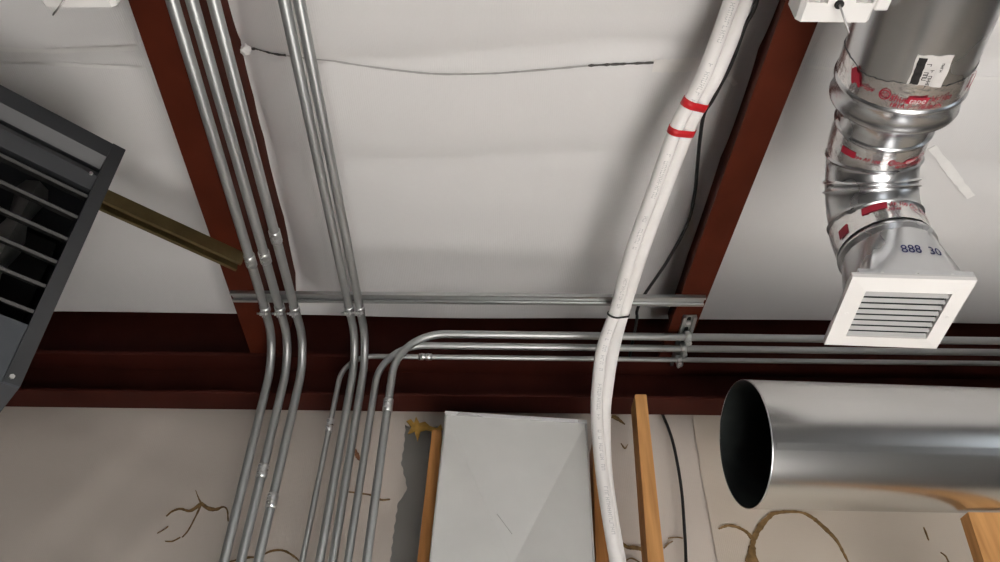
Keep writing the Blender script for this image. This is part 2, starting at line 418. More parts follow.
tear([(773, 513), (786, 511.5), (801, 512), (812, 517), (823, 526), (836, 539), (843, 551), (849, 563)], [4.5, 2.6, 2.2, 4, 4.2, 3.4, 2.4, 1.6], y=FY - .004)
tear([(924, 527), (926, 532), (929, 540)], [.8, 1.6, .9], y=FY - .004)
tear([(941, 552), (946, 556), (949, 562)], [.6, 1.1, 1.2], y=FY - .004)
# other walls of the room, with the openings the light comes through
struct(MB().box((-3.25, -1.0, 1.7), (.1, 6.6, 3.4)).build('wall_left', M_ROOM))
w = MB()
w.box((4.05, 1.3, 1.7), (.1, 1.9, 3.4)).box((4.05, -2.9, 1.7), (.1, 2.8, 3.4)).box((4.05, -.58, .55), (.1, 1.86, 1.1)).box((4.05, -.58, 2.85), (.1, 1.86, 1.1))
struct(w.build('wall_right', M_ROOM))
w = MB()
w.box((-1.575, -4.05, 1.7), (3.35, .1, 3.4)).box((2.775, -4.05, 1.7), (2.55, .1, 3.4)).box((.8, -4.05, 3.0), (1.4, .1, .80)).box((.8, -4.05, .5), (1.4, .1, 1.0))  # unseen window opening, added and sized to throw sun on the floor
struct(w.build('wall_front', M_ROOM))

# ------------------------------------------------------------------ steel
def cbeam(x0a, x0b, ya, yb, w, zb, zt):
    """C section with its flanges to the left and its web on the right"""
    t = .005; L = .018
    prof = [(0, 0), (w, 0), (w, zt - zb), (0, zt - zb), (0, zt - zb - L), (t, zt - zb - L), (t, zt - zb - t), (w - t, zt - zb - t), (w - t, t), (t, t), (t, L), (0, L)]
    a = Vector((x0a, ya, zb)); b = Vector((x0b, yb, zb))
    return MB().extrude(prof, a, b, (1, 0, 0), (0, 0, 1))
d = .051 / 1.03
o = cbeam(-.749 + d * (.789 + 1.2), -.749 - d * (2.1 - .789), -1.2, 2.1, .092, 2.985, 3.325).build('roof_beam', M_RED)
tag(o, 'left red primed steel roof beam carrying the bundle of three conduits', 'beam')
d = .020 / .65
o = cbeam(.559 + d * (.789 + 1.2), .559 - d * (2.1 - .789), -1.2, 2.1, .080, 2.985, 3.275).build('roof_beam', M_RED)
tag(o, 'right red primed steel roof beam between the white pipes and the round elbow duct', 'beam')
# eave beam: C lying with its open side to the room
zb, zt = 2.832, 2.984
t = .005; WB = .100
prof = [(0, 0), (WB, 0), (WB, zt - zb), (0, zt - zb), (0, zt - zb - .012), (t, zt - zb - .012), (t, zt - zb - t), (WB - t, zt - zb - t), (WB - t, t), (t, t), (t, .008), (0, .008)]
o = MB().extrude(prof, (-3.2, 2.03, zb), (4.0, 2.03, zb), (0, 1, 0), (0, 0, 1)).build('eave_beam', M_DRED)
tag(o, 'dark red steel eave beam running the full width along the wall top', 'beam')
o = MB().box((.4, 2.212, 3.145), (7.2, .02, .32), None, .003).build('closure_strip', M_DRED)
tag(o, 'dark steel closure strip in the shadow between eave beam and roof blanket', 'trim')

# ------------------------------------------------------------------ strut channels
def strut_prof(w, h):
    t = .0026; lip = .0095; r = .007
    return [(-w/2, 0), (-w/2 + lip, 0), (-w/2 + lip, r), (-w/2 + lip - t, r), (-w/2 + lip - t, t), (-w/2 + t, t), (-w/2 + t, h - t), (w/2 - t, h - t), (w/2 - t, t), (w/2 - lip + t, t), (w/2 - lip + t, r), (w/2 - lip, r), (w/2 - lip, 0), (w/2, 0), (w/2, h), (-w/2, h)]
ZS = 2.9725                                    # open underside of the struts
SA = Vector((-.790, 1.728, ZS)); SB = Vector((.602, 1.722, ZS))
o = MB().extrude(strut_prof(.041, .012), SA, SB, (0, 1, 0), (0, 0, 1)).build('strut_channel', M_STRUT)
tag(o, 'long galvanized strut channel bridging the two red roof beams', 'strut')
tA = atz(690.5, 318, ZS); tB = atz(676.5, 366, ZS)
ax = (tB - tA).normalized(); sx = Vector((ax.y, -ax.x, 0))
rt = thing('strut_channel', (tA + tB) / 2, 'short slotted strut channel under the end of the right red roof beam', 'strut')
MB().extrude(strut_prof(.041, .012), tA, tB, sx, (0, 0, 1)).build('channel', M_STRUT, rt)
for k in range(5):
    p = tA + ax * (.022 + .05 * k) + Vector((0, 0, .0088))
    sl = [p + ax * (math.cos(q*PI/8) * .006 + (.009 if math.cos(q*PI/8) > 0 else -.009)) + sx * math.sin(q*PI/8) * .006 for q in range(16)]
    MB().prism(sl, (0, 0, .0006)).build('slot', M_BLACK, rt)
MB().tube([tA + ax * .03 + Vector((0, 0, .001)), tA + ax * .03 + Vector((0, 0, .009))], .008, 6).build('bolt', M_COUP, rt)

# ------------------------------------------------------------------ conduits
ZC = ZS - .0135
def set_screws(mb, c, T, r, out):
    for sg in (-1, 1):
        p = c + T * sg * .010 + out * r
        mb.tube([p, p + out * .006], .0042, 6)
def path_at(P, px, py):
    """point and direction on a path nearest to a pixel"""
    best = None
    for a, b in zip(P[:-1], P[1:]):
        for k in range(160 if (b - a).length > .2 else 24):
            q = a + (b - a) * (k / (160 if (b - a).length > .2 else 24)); rel = q - CAM; dz = rel.dot(FWD)
            if dz < .05: continue
            e = (500 + FPX * rel.dot(RGT) / dz - px) ** 2 + (281 - FPX * rel.dot(UPV) / dz - py) ** 2
            if best is None or e < best[0]: best = (e, q, (b - a).normalized())
    return best[1], best[2]
def conduit(P, r, label, couplings, group, bands=()):
    P = [Vector(p) for p in P]
    root = thing('conduit', P[0], label, 'conduit', group)
    MB().tube(P, r, 18).build('pipe', M_EMT, root)
    for px, py in couplings:
        c, T = path_at(P, px, py)
        out = (CAM - c); out = (out - T * out.dot(T)).normalized(); side = T.cross(out)
        cp = MB()
        L = .021
        cp.tube([c - T*L, c - T*(L-.001), c - T*.002, c, c + T*.002, c + T*(L-.001), c + T*L], r, 18, rad=[r+.0004, r+.0026, r+.0026, r+.0012, r+.0026, r+.0026, r+.0004])
        cpo = cp.build('coupling', M_COUP, root)
        sc = MB(); set_screws(sc, c, T, r + .001, (out * .8 + side * .6).normalized()); sc.build('set_screw', M_STRUT, cpo)
    return root
def extend(a, b, L): return b + (b - a).normalized() * L
def down_conduit(top0, clamp, corner, bot, R, r, label, coup, group, dz=0.0):
    A = atz(*top0, ZC); B = atz(*clamp, ZC); Cn = atz(*corner, ZC)
    A = extend(B, A, 1.2)
    Y = Cn.y; E = aty(*bot, Y); E = extend(Cn, E, 1.0)
    P = fillet([A, B, Cn, E], [0, R])
    return conduit(P, r, label, coup, group)
G1 = 'conduits coming down from the roof to the wall'
down_conduit((172, 0), (265, 309), (275.5, 349), (224, 562), .13, .0128, 'leftmost galvanized conduit of the three running under the left red beam', [(251, 259)], G1)
down_conduit((191.7, 0), (279.7, 309), (291.5, 349), (240.8, 562), .13, .0128, 'middle galvanized conduit of the three running under the left red beam', [(265.5, 258), (261.5, 473)], G1)
down_conduit((213.4, 0), (294.7, 309), (306.8, 349), (258, 562), .13, .0128, 'rightmost galvanized conduit of the three running under the left red beam', [(277.5, 234), (271.5, 500)], G1)
down_conduit((284, 0), (349, 308), (357.5, 347), (319.5, 562), .12, .0120, 'left galvanized conduit of the pair crossing the middle roof bay', [], G1)
down_conduit((299, 0), (359.8, 308), (367.5, 347), (332.5, 562), .12, .0120, 'right galvanized conduit of the pair crossing the middle roof bay', [], G1)
def side_conduit(right, corner, bot, R, r, label, coup, group, drop=0.0):
    Cn = atz(*corner, ZC + r - .0128 - drop); Y = Cn.y
    A = aty(*right, Y); A = extend(Cn, A, 1.8)
    E = aty(*bot, Y); E = extend(Cn, E, 1.0)
    return conduit(fillet([A, Cn, E], [R]), r, label, coup, group)
G2 = 'conduits running level along the eave beam'
side_conduit((1000, 341), (397.8, 333.5), (366.5, 562), .150, .0118, 'uppermost level conduit along the eave beam, bending down farthest right', [(390.5, 406), (868, 339)], G2)
side_conduit((1000, 352.5), (381.5, 345), (347.7, 562), .140, .0108, 'middle of the three level conduits along the eave beam', [], G2)
side_conduit((1000, 363.5), (344, 356), (302, 562), .095, .0080, 'thinnest and lowest level conduit along the eave beam, bending down farthest left', [(326.5, 424), (425, 357.3)], G2, .010)

# pipe clamps
def clamp(c, T, r, label, group):
    """two piece strut clamp: straps round the pipe, ears below with a bolt"""
    root = thing('pipe_clamp', c, label, 'clamp', group)
    T = T.normalized(); up = Vector((0, 0, 1)); sd = T.cross(up).normalized(); up = sd.cross(T).normalized()
    ring = MB(); N = 14
    for sg in (-1, 1):
        a = []
        for k in range(N + 1):
            th = PI * .5 - sg * PI * k / N; a.append((math.cos(th), math.sin(th)))
        vs = []
        for rr in (r + .0004, r + .0024):
            for w in (-.009, .009): vs += [c + (sd * x + up * y) * rr + T * w for x, y in a]
        n = N + 1; fs = []
        for k in range(N): fs += [[k, k+1, n+k+1, n+k], [2*n+k, 3*n+k, 3*n+k+1, 2*n+k+1], [k, 2*n+k, 2*n+k+1, k+1], [n+k, n+k+1, 3*n+k+1, 3*n+k]]
        m = MB().add(vs, fs, True)
        # ear and strut hook
        m.box(c - up * (r + .008) + sd * sg * .0028, (.0022, .018, .017), Matrix((sd, T, up)).transposed())
        m.box(c + up * (r + .002) + sd * sg * (r * .55), (.0022, .016, .010), Matrix((sd, T, up)).transposed())
        m.build('strap', M_COUP, root)
    b = c - up * (r + .009)
    MB().tube([b - sd * .019, b + sd * .013], .0030, 8).tube([b - sd * .011, b - sd * .0065], .0068, 6).tube([b + sd * .0045, b + sd * .009], .0062, 6).build('bolt', M_COUP, root)
GC = 'pipe clamps on the long strut channel'
names = ['clamp on leftmost conduit of the three at the long strut', 'clamp on middle conduit of the three at the long strut', 'clamp on rightmost conduit of the three at the long strut',
         'clamp on left conduit of the crossing pair at the long strut', 'clamp on right conduit of the crossing pair at the long strut']
tops = [(172, 0), (191.7, 0), (213.4, 0), (284, 0), (299, 0)]; cps = [(265, 308), (279.7, 308), (294.7, 308), (349, 307.5), (359.8, 307.5)]
for nm, tp, cp, r in zip(names, tops, cps, [.0128]*3 + [.012]*2):
    c = atz(*cp, ZC); clamp(c, c - atz(*tp, ZC), r, nm, GC)
GD = 'pipe clamps on the short strut channel'
for nm, cp, cor, r in [('clamp on uppermost level conduit at the short strut', (687.5, 337.2), (397.8, 333.5), .0118), ('clamp on middle level conduit at the short strut', (683, 348.6), (381.5, 345), .0108), ('clamp on thinnest level conduit at the short strut', (678.5, 359.8), (344, 356), .0080)]:
    z = ZC + r - .0128 - (.010 if r == .0080 else 0); Y = atz(*cor, z).y; p = aty(*cp, Y); p.z = z - .001
    right = {337.2: (1000, 341), 348.6: (1000, 352.5), 359.8: (1000, 363.5)}[cp[1]]
    a = atz(*cor, z); b = aty(*right, Y); f = (p.x - a.x) / (b.x - a.x); p = a + (b - a) * f
    clamp(p, Vector((1, 0, (b.z - a.z) / (b.x - a.x))), r, nm, GD)

# ------------------------------------------------------------------ white insulated pipes
HR = .0172
hz = lambda y: 2.915 + .19 * max(0, (312 - y)) / 312.0
Lp = [(740.5, -40), (731.5, 0), (706, 70), (692.5, 97), (675.5, 130), (654, 190), (632, 250), (615.5, 310)]
Rp = [(757, -40), (746, 0), (718.5, 70), (704, 97), (688, 130), (664.5, 190), (643, 250), (624, 310)]
Lq = [(602, 350, 1.765), (597.5, 390, 1.81), (597, 420, 1.835), (601.5, 470, 1.85), (609, 520, 1.855), (616.5, 562, 1.86), (624, 605, 1.86)]
Rq = [(613.5, 350, 1.775), (607, 390, 1.825), (604.5, 420, 1.855), (606, 470, 1.875), (612.5, 520, 1.88), (619.5, 562, 1.885), (627, 605, 1.885)]
LP = [atz(x, y, hz(y)) for x, y in Lp] + [aty(x, y, Y) for x, y, Y in Lq]
RP = [atz(x, y, hz(y) + .010) for x, y in Rp] + [aty(x, y, Y) for x, y, Y in Rq]
# keep the two pipes side by side
for P in (LP, RP):
    P.insert(0, extend(P[1], P[0], .5)); P.append(extend(P[-2], P[-1], .5))
Lc = catmull(LP, 10); Rc = catmull(RP, 10)
for i in range(len(Lc)):
    dlt = Rc[i] - Lc[i]; L = dlt.length
    if L < 2 * HR:
        v = Rc[i] - CAM; need = 2 * HR + .0005; lo = 0
        for _ in range(60):
            if (Rc[i] - Lc[i]).length >= need: break
            Rc[i] = Rc[i] + v.normalized() * .0012
hl = thing('insulated_pipe', Lc[0], 'left white insulated pipe with grey printing, in front of its twin', 'pipe', 'white insulated pipes')
MB().tube(Lc, HR, 20).build('insulation', M_HOSE, hl)
hr = thing('insulated_pipe', Rc[0], 'right white insulated pipe, plain and partly behind its printed twin', 'pipe', 'white insulated pipes')
MB().tube(Rc, HR, 20).build('insulation', M_HOSE, hr)
def path_len(P):
    s = [0]
    for a, b in zip(P[:-1], P[1:]): s.append(s[-1] + (b - a).length)
    return s
def print_along(P, r, px, py, txt, size, m, parent, name='printing', spin=-.25):
    """lettering printed along a round pipe, facing the room"""
    s = path_len(P); c, T = path_at(P, px, py)
    k = min(range(len(P)), key=lambda i: (P[i] - c).length); s0 = s[k]
    vs, fs = text_mesh(txt, size); out = []
    for v in vs:
        q = s0 - v.x; i = max(0, min(len(P) - 2, next((j for j in range(len(s) - 1) if s[j+1] >= q), len(P) - 2)))
        t = (q - s[i]) / (s[i+1] - s[i]); p = P[i] + (P[i+1] - P[i]) * t; T = (P[i+1] - P[i]).normalized()
        o = CAM - p; o = (o - T * o.dot(T)).normalized(); sd = T.cross(o)
        a = spin + v.y / r
        out.append(p + (o * math.cos(a) - sd * math.sin(a) * -1) * (r + .0006))
    return MB().add(out, fs).build(name, m, parent)
def worn_print(P, r, px, py, n, m, parent, seed, spin):
    s = path_len(P); c, T = path_at(P, px, py)
    k = min(range(len(P)), key=lambda i: (P[i] - c).length); s0 = s[k]
    def fn(u, v):
        q = s0 + v; i = max(0, min(len(P) - 2, next((j for j in range(len(s) - 1) if s[j+1] >= q), len(P) - 2)))
        t = (q - s[i]) / (s[i+1] - s[i]); p = P[i] + (P[i+1] - P[i]) * t; T = (P[i+1] - P[i]).normalized()
        o = CAM - p; o = (o - T * o.dot(T)).normalized(); sd = T.cross(o); a = spin + u / r
        return p + (o * math.cos(a) + sd * math.sin(a)) * (r + .0006)
    return glyphs(MB(), fn, 0, 0, .0098, n, .0100, .0062, seed).build('printing', m, parent)
def glyphs(mb, fn, u0, v0, dv, n, h, w, seed):
    '''worn lettering, no longer readable: strokes with the rhythm of printed letters'''
    rn = random.Random(seed)
    for k in range(n):
        if rn.random() < .14: continue
        c = v0 + dv * k
        for q in range(2 if rn.random() < .7 else 1):
            o1 = (q - .5) * w * .9
            mb.add([fn(u0 + x, c + o1 + y) for x, y in ((-h/2, -w*.14), (h/2, -w*.14), (h/2, w*.14), (-h/2, w*.14))], [[0, 1, 2, 3]])
        o2 = rn.choice((-h*.42, 0, h*.42))
        mb.add([fn(u0 + o2 + x, c + y) for x, y in ((-h*.09, -w*.5), (h*.09, -w*.5), (h*.09, w*.5), (-h*.09, w*.5))], [[0, 1, 2, 3]])
    return mb
for q_, (px, py) in enumerate([(733, -6), (711, 56), (664, 150), (641, 215), (622, 272), (606, 330), (595, 385), (597, 432), (604, 490)]):
    worn_print(Lc, HR, px, py, 11 + q_ % 3, M_INK_G, hl, q_, -.30)

def band(i_px, i_py, half, m, label, name, cat, thick=.0012, slant=0.0, group=None):
    """tape or tie wrapped round both pipes at a place along them"""
    c, T = path_at(Lc, i_px, i_py); k = min(range(len(Lc)), key=lambda i: (Lc[i] - c).length)
    A = Lc[k]; j = min(range(len(Rc)), key=lambda i: (Rc[i] - A).length); B = Rc[j]
    dv = (B - A); dv = dv - T * dv.dot(T); nrm = T.cross(dv).normalized(); dh = dv.normalized()
    B = A + dv; r = HR + .0006; loop = []
    for q in range(13): th = PI/2 + PI * q / 12; loop.append((0, th))
    for q in range(13): th = -PI/2 + PI * q / 12; loop.append((1, th))
    vs = []
    for rr in (r, r + thick):
        for w in (-half, half):
            for e, th in loop:
                base = B if e else A
                p = base + (dh * math.cos(th) + nrm * math.sin(th)) * rr + T * (w + (slant if e else 0)); vs.append(p)
    n = len(loop); fs = []
    for q in range(n):
        u = (q + 1) % n
        fs += [[q, u, n+u, n+q], [2*n+q, 3*n+q, 3*n+u, 2*n+u], [q, 2*n+q, 2*n+u, u], [n+q, n+u, 3*n+u, 3*n+q]]
    o = MB().add(vs, fs, True).build(name, m); return tag(o, label, cat, group)
band(687.5, 103, .0095, M_TAPE, 'upper red tape wrapped around the white insulated pipes', 'tape_band', 'tape', group='red tape on the white pipes')
band(676, 128.5, .0085, M_TAPE, 'lower red tape wrapped around the white insulated pipes', 'tape_band', 'tape', group='red tape on the white pipes')
band(614, 312, .0026, M_BLACK, 'black zip tie around the white pipes at the long strut channel', 'zip_tie', 'tie', .0022)

# black cable
cp_ = [(762, -60, 'z', 3.10), (757, 0, 'z', 3.095), (744.6, 27, 'z', 3.09), (732, 62, 'z', 3.085), (713, 99, 'z', 3.08), (704, 114, 'z', 3.08), (700, 139, 'z', 3.08), (697, 170, 'z', 3.085), (694.5, 195, 'z', 3.09), (687, 225, 'z', 3.085),
       (668.5, 259, 'z', 3.06), (658, 275, 'z', 3.04), (643, 297, 'z', 3.015), (637, 311, 'z', 3.01), (636.5, 322, 'z', 3.01)]
P = [atz(x, y, z) for x, y, _, z in cp_]
P += [Vector((P[-1].x + .003, 2.08, 3.0)), Vector((P[-1].x + .006, 2.139, 2.985)), aty(656, 392, 2.140), aty(662, 413, 2.138), aty(669, 430, 2.132), aty(675, 451, 2.128), aty(681.5, 490, 2.125), aty(684.5, 530, 2.125), aty(686, 562, 2.125), aty(687, 620, 2.125)]
o = MB().tube(catmull(P, 8), .0048, 10).build('cable', M_BLACK)
tag(o, 'black cable hanging beside the white pipes and down the wall', 'cable')

# ------------------------------------------------------------------ unit heater
TH = math.radians(41.5)
Ptr = atz(124, 151, 2.9)
e_ = Vector((-math.cos(TH), -math.sin(TH), 0)); n_ = Vector((math.sin(TH), -math.cos(TH), 0))
_rot = Matrix.Rotation(math.radians(-1.6), 3, n_)
eu = e_; ev = Vector((0, 0, -1))
_a = math.radians(1.8)
eu2 = (eu * math.cos(_a) - Vector((0, 0, 1)) * 0).normalized()
ev2 = (ev - eu * math.tan(_a)).normalized()
HM = Matrix((eu, ev, -n_)).transposed()         # local: u left, v down, d into the cabinet
def H(u, v, d): return Ptr + eu * u + ev2 * v - n_ * d
def hbox(mb, u0, u1, v0, v1, d0, d1):
    vs = [H(u, v, d) for d in (d0, d1) for v in (v0, v1) for u in (u0, u1)]
    return mb.add(vs, [[0, 1, 3, 2], [4, 6, 7, 5], [0, 4, 5, 1], [2, 3, 7, 6], [0, 2, 6, 4], [1, 5, 7, 3]])
HW, HH, HD = .62, .612, .46
ht = thing('unit_heater', H(HW/2, HH, HD/2), 'dark grey louvered unit heater hung at the left under the roof', 'heater')
c = MB()
hbox(c, .002, .006, .002, HH - .002, .012, HD); hbox(c, HW - .006, HW - .002, .002, HH - .002, .012, HD)
hbox(c, .002, HW - .002, .002, .006, .012, HD); hbox(c, .002, HW - .002, HH - .006, HH - .002, .012, HD)
hbox(c, .002, HW - .002, .002, HH - .002, HD - .004, HD)
c.build('cabinet', M_HEAT, ht)
f = MB()
hbox(f, -.002, .026, -.002, HH, -.004, .014); f.build('side_rail', M_HEAT, ht)
f = MB(); hbox(f, HW - .026, HW + .002, -.002, HH, -.004, .014); f.build('side_rail', M_HEAT, ht)
f = MB()
f.add([H(.026, .000, -.004), H(HW - .026, .000, -.004), H(HW - .026, .040, .0), H(.026, .040, .0), H(HW - .026, .062, .022), H(.026, .062, .022), H(HW - .026, .064, .05), H(.026, .064, .05), H(.026, .0, .05), H(HW - .026, .0, .05)],
      [[0, 1, 2, 3], [3, 2, 4, 5], [5, 4, 6, 7], [7, 6, 9, 8], [8, 9, 1, 0]])
f.build('top_rail', M_HEAT, ht)
f = MB()
f.add([H(.026, .088, .004), H(HW - .026, .088, .004), H(HW - .026, .104, -.002), H(.026, .104, -.002), H(HW - .026, .134, .012), H(.026, .134, .012), H(HW - .026, .136, .04), H(.026, .136, .04), H(.026, .086, .04), H(HW - .026, .086, .04)],
      [[0, 1, 2, 3], [3, 2, 4, 5], [5, 4, 6, 7], [7, 6, 9, 8], [8, 9, 1, 0]])
dr = f.build('deflector', M_HEAT, ht)
MB().tube([H(.040, .104, -.004), H(.040, .104, .002)], .004, 8).build('screw', M_COUP, dr)
for k in range(6):
    v = .160 + .060 * k
    if v > .48: break
    lv = MB()
    # blade with a rolled front edge, tilted
    pr = [(0, 0), (.004, -.004), (.008, -.0035), (.010, 0), (.040, -.016), (.0405, -.014), (.010, .003), (.004, .0045)]
    vs = [H(u, v + q[1], q[0]) for u in (.027, HW - .027) for q in pr]; n = len(pr)
    lv.add(vs, [[i, (i+1) % n, n + (i+1) % n, n + i] for i in range(n)] + [list(range(n))[::-1], [n + i for i in range(n)]])
    lv.build('louver', M_HLOUV, ht)
f = MB(); hbox(f, .027, HW - .027, .494, .612, -.003, .003); pn = f.build('access_panel', M_HEATP, ht)
f = MB(); hbox(f, -.001, HW + .001, HH, HH + .004, -.004, HD); bo = f.build('bottom_pan', M_HEATP, ht)
MB().tube([H(.016, HH - .012, -.004), H(.016, HH - .012, -.008)], .0045, 6).build('screw', M_COUP, ht)
f = MB(); hbox(f, .02, HW - .02, .09, .50, .30, .305); f.build('back_baffle', M_HEATIN, ht)
# clamshell heat exchanger tubes behind the louvers
for k in range(4):
    u0 = .115 + .125 * k; m = MB(); rows = []
    for j in range(13):
        v = .125 + .365 * j / 12
        bul = .018 + .014 * (0.5 + 0.5 * math.cos(j * 1.35))
        for dd, fac in ((.07, 0), (.085, .7), (.12, 1.0), (.17, .8), (.24, .2)):
            rows.append((H(u0 - bul * fac, v, dd), H(u0 + bul * fac, v, dd)))
    vs = []
    for a, b in rows: vs += [a]
    for a, b in rows: vs += [b]
    nn = len(rows); fs = []
    for j in range(12):
        for q in range(4):
            i = j * 5 + q
            fs.append([i, i+1, i+6, i+5]); fs.append([nn+i, nn+i+5, nn+i+6, nn+i+1])
    m.add(vs, fs, True).build('heat_exchanger', M_EXCH, ht)
# bronze brace from the heater top to the left beam
bA = atz(240, 263, 2.9615); bB = atz(106, 202, 2.9615); bB = extend(bA, bB, .32)
ax = (bB - bA).normalized(); sx = Vector((-ax.y, ax.x, 0))
bz = 2.985 - .0405
o = MB().extrude(strut_prof(.041, .040), Vector((bA.x, bA.y, bz)), Vector((bB.x, bB.y, bz)), sx, (0, 0, 1)).build('brace', M_BRONZE)
tag(o, 'bronze strut brace from the grey heater to the left red beam', 'brace')

# ------------------------------------------------------------------ metal box on the wall
pl = [aty(446, 413.5, 1.93), aty(586, 422.5, 1.93), aty(594, 562, 1.93), aty(430, 562, 1.93)]
tl, tr = pl[0], pl[1]
bl = tl + (pl[3] - tl) * 2.0; br = tr + (pl[2] - tr) * 2.0
ctr = (tl + tr + bl + br) / 4 + Vector((0, .036, 0))
pr_ = thing('duct_plenum', Vector(((bl.x + br.x)/2, 1.99, bl.z)), 'grey sheet metal box with creased front below the eave beam', 'duct box')
m = MB().add([tl, tr, br, bl, ctr], [[0, 1, 4], [1, 2, 4], [2, 3, 4], [3, 0, 4]])
m.build('front_panel', M_PLEN, pr_)
bk = Vector((0, .066, 0)); m = MB()
m.add([tl, tr, br, bl, tl + bk, tr + bk, br + bk, bl + bk], [[0, 4, 5, 1], [1, 5, 6, 2], [2, 6, 7, 3], [3, 7, 4, 0], [4, 5, 6, 7]])
m.build('shell', M_PLEN, pr_)
xv = (tr - tl).normalized(); zv = Vector((0, 0, 1))
m = MB().extrude([(-.003, -.004), (.012, -.004), (.012, .007), (-.003, .007)], tl - xv * .003, tr + xv * .003, (0, 1, 0), zv)
m.build('top_flange', M_GALV2, pr_)
m = MB()
for a, b in ((tl, bl), (tr, br)): m.tube([a, b], .0028, 8)
m.build('corner_seam', M_PLEN, pr_)
sc = MB().tube([aty(497, 514, 1.924), aty(512, 534, 1.921)], .0006, 5).build('scratch', M_SIDING, pr_)

# ------------------------------------------------------------------ timber
def stud(quad, Y, depth, label, m, name='wood_stud', ext=True):
    q = [aty(x, y, Y) for x, y in quad]             # tl tr br bl
    if ext: q[2] = q[1] + (q[2] - q[1]) * 2.2; q[3] = q[0] + (q[3] - q[0]) * 2.2
    o = MB().prism(q, (0, depth, 0)).build(name, m)
    bm = bmesh.new(); bm.from_mesh(o.data); bmesh.ops.bevel(bm, geom=list(bm.edges), offset=.0018, segments=2, affect='EDGES'); bm.to_mesh(o.data); bm.free()
    return tag(o, label, 'stud')
stud([(432, 429.5), (441.5, 429.5), (432, 562), (417, 562)], 2.00, .089, 'wooden stud along the left side of the grey metal box', M_WOOD2)
stud([(592.5, 440), (602, 440), (609, 562), (596, 562)], 2.02, .089, 'wooden stud behind the white pipes right of the metal box', M_WOOD2)
stud([(635, 394), (646.5, 394), (664.5, 562), (648, 562)], 1.90, .086, 'pale wooden stud standing right of the white pipes with its top end showing', M_WOOD)
def at_z_on(a, b, z):
    return a + (b - a) * ((z - a.z) / (b.z - a.z))
YP = 1.660; pa, pb = aty(967, 509, YP), aty(990, 580, YP); pc, pd = aty(1008, 509, YP), aty(1036, 580, YP)
q = [at_z_on(pa, pb, 2.314), at_z_on(pc, pd, 2.314), at_z_on(pc, pd, 1.5), at_z_on(pa, pb, 1.5)]
o = MB().prism(q, (0, .038, 0)).build('wood_post', M_WOOD)
tag(o, 'wooden post at lower right beneath the open round duct', 'post')

# ------------------------------------------------------------------ loose round duct
DR = .1495; YAW = math.radians(5)
dc = Vector((.581, 1.60, 2.4515)); dax = Vector((math.cos(YAW), math.sin(YAW), .032)).normalized()
up = Vector((0, 0, 1)); up = (up - dax * up.dot(dax)).normalized(); sd = dax.cross(up)
rd = thing('round_duct', dc - up * DR, 'large open ended galvanized round duct at lower right', 'duct')
def cyl(mb, c0, ax_, u_, s_, stations, seg=64):
    vs = []
    for t, r in stations: vs += [c0 + ax_ * t + (u_ * math.cos(2*PI*k/seg) + s_ * math.sin(2*PI*k/seg)) * r for k in range(seg)]
    fs = [[i*seg + k, i*seg + (k+1) % seg, (i+1)*seg + (k+1) % seg, (i+1)*seg + k] for i in range(len(stations) - 1) for k in range(seg)]
    return mb.add(vs, fs, True)
cyl(MB(), dc, dax, up, sd, [(.0, DR), (.3, DR), (.6, DR), (1.0, DR), (1.6, DR)], 96).build('pipe', M_GALV, rd)
cyl(MB(), dc, dax, up, sd, [(.001, DR - .0015), (.5, DR - .0015), (1.6, DR - .0015), (1.6, .001)]).build('shaded_inside', M_DUCTIN, rd)  # inner wall of the pipe, its shade put into the dark colour
cyl(MB(), dc, dax, up, sd, [(.0, DR - .0015), (-.0008, DR - .0008), (.0, DR), (.002, DR + .0004)]).build('rim', M_GALV2, rd)
a0 = math.radians(120)
m = MB().box(dc + dax * .8 + (up * math.cos(a0) + sd * math.sin(a0)) * (DR + .001), (1.58, .016, .003), Matrix((dax, -up * math.sin(a0) + sd * math.cos(a0), up * math.cos(a0) + sd * math.sin(a0))).transposed())
m.build('lock_seam', M_GALV, rd)

# ------------------------------------------------------------------ supply duct with elbow, boot and register
AX, AZ = .771, 2.80
R1, R2 = .1110, .0880
sdz = thing('supply_duct', (AX, .3, AZ), 'galvanized round supply duct with reducer, elbow and red printed foil tape', 'duct')
yv = Vector((0, 1, 0)); xv = Vector((1, 0, 0)); zv = Vector((0, 0, 1)); c0 = Vector((AX, 0, AZ))
EY, ER = .955, .150
YW, TH0 = math.radians(5.5), math.radians(0.5)         # the run turns a little right toward the wall
hv = Vector((math.sin(YW), math.cos(YW), 0)); xe = Vector((math.cos(YW), -math.sin(YW), 0))
VA = Vector((AX, EY + ER, 0))                        # axis of the vertical drop
tr_ = hv * math.cos(TH0) - zv * math.sin(TH0); un = hv * math.sin(TH0) + zv * math.cos(TH0)
E0 = VA + hv * (ER * (math.sin(TH0) - 1)) + zv * (AZ - ER + ER * math.cos(TH0))
YOFF = .955
def ycyl(st, name, m, parent=sdz): return cyl(MB(), E0, tr_, un, xe, [(t - YOFF, r) for t, r in st], 72).build(name, m, parent)
ycyl([(-.5, R1), (.3, R1), (.5, R1), (.82, R1)], 'pipe', M_GALV2)
ycyl([(.812, R1 + .001), (.816, R1 + .005), (.821, R1 + .006), (.826, R1 + .003), (.845, R1 + .002), (.856, R1 + .003), (.861, R1 + .005), (.866, R1 + .004), (.870, R1 - .002), (.880, R2 + .004), (.884, R2 + .0015), (.905, R2 + .001), (.93, R2 + .001)], 'reducer', M_GALV2)
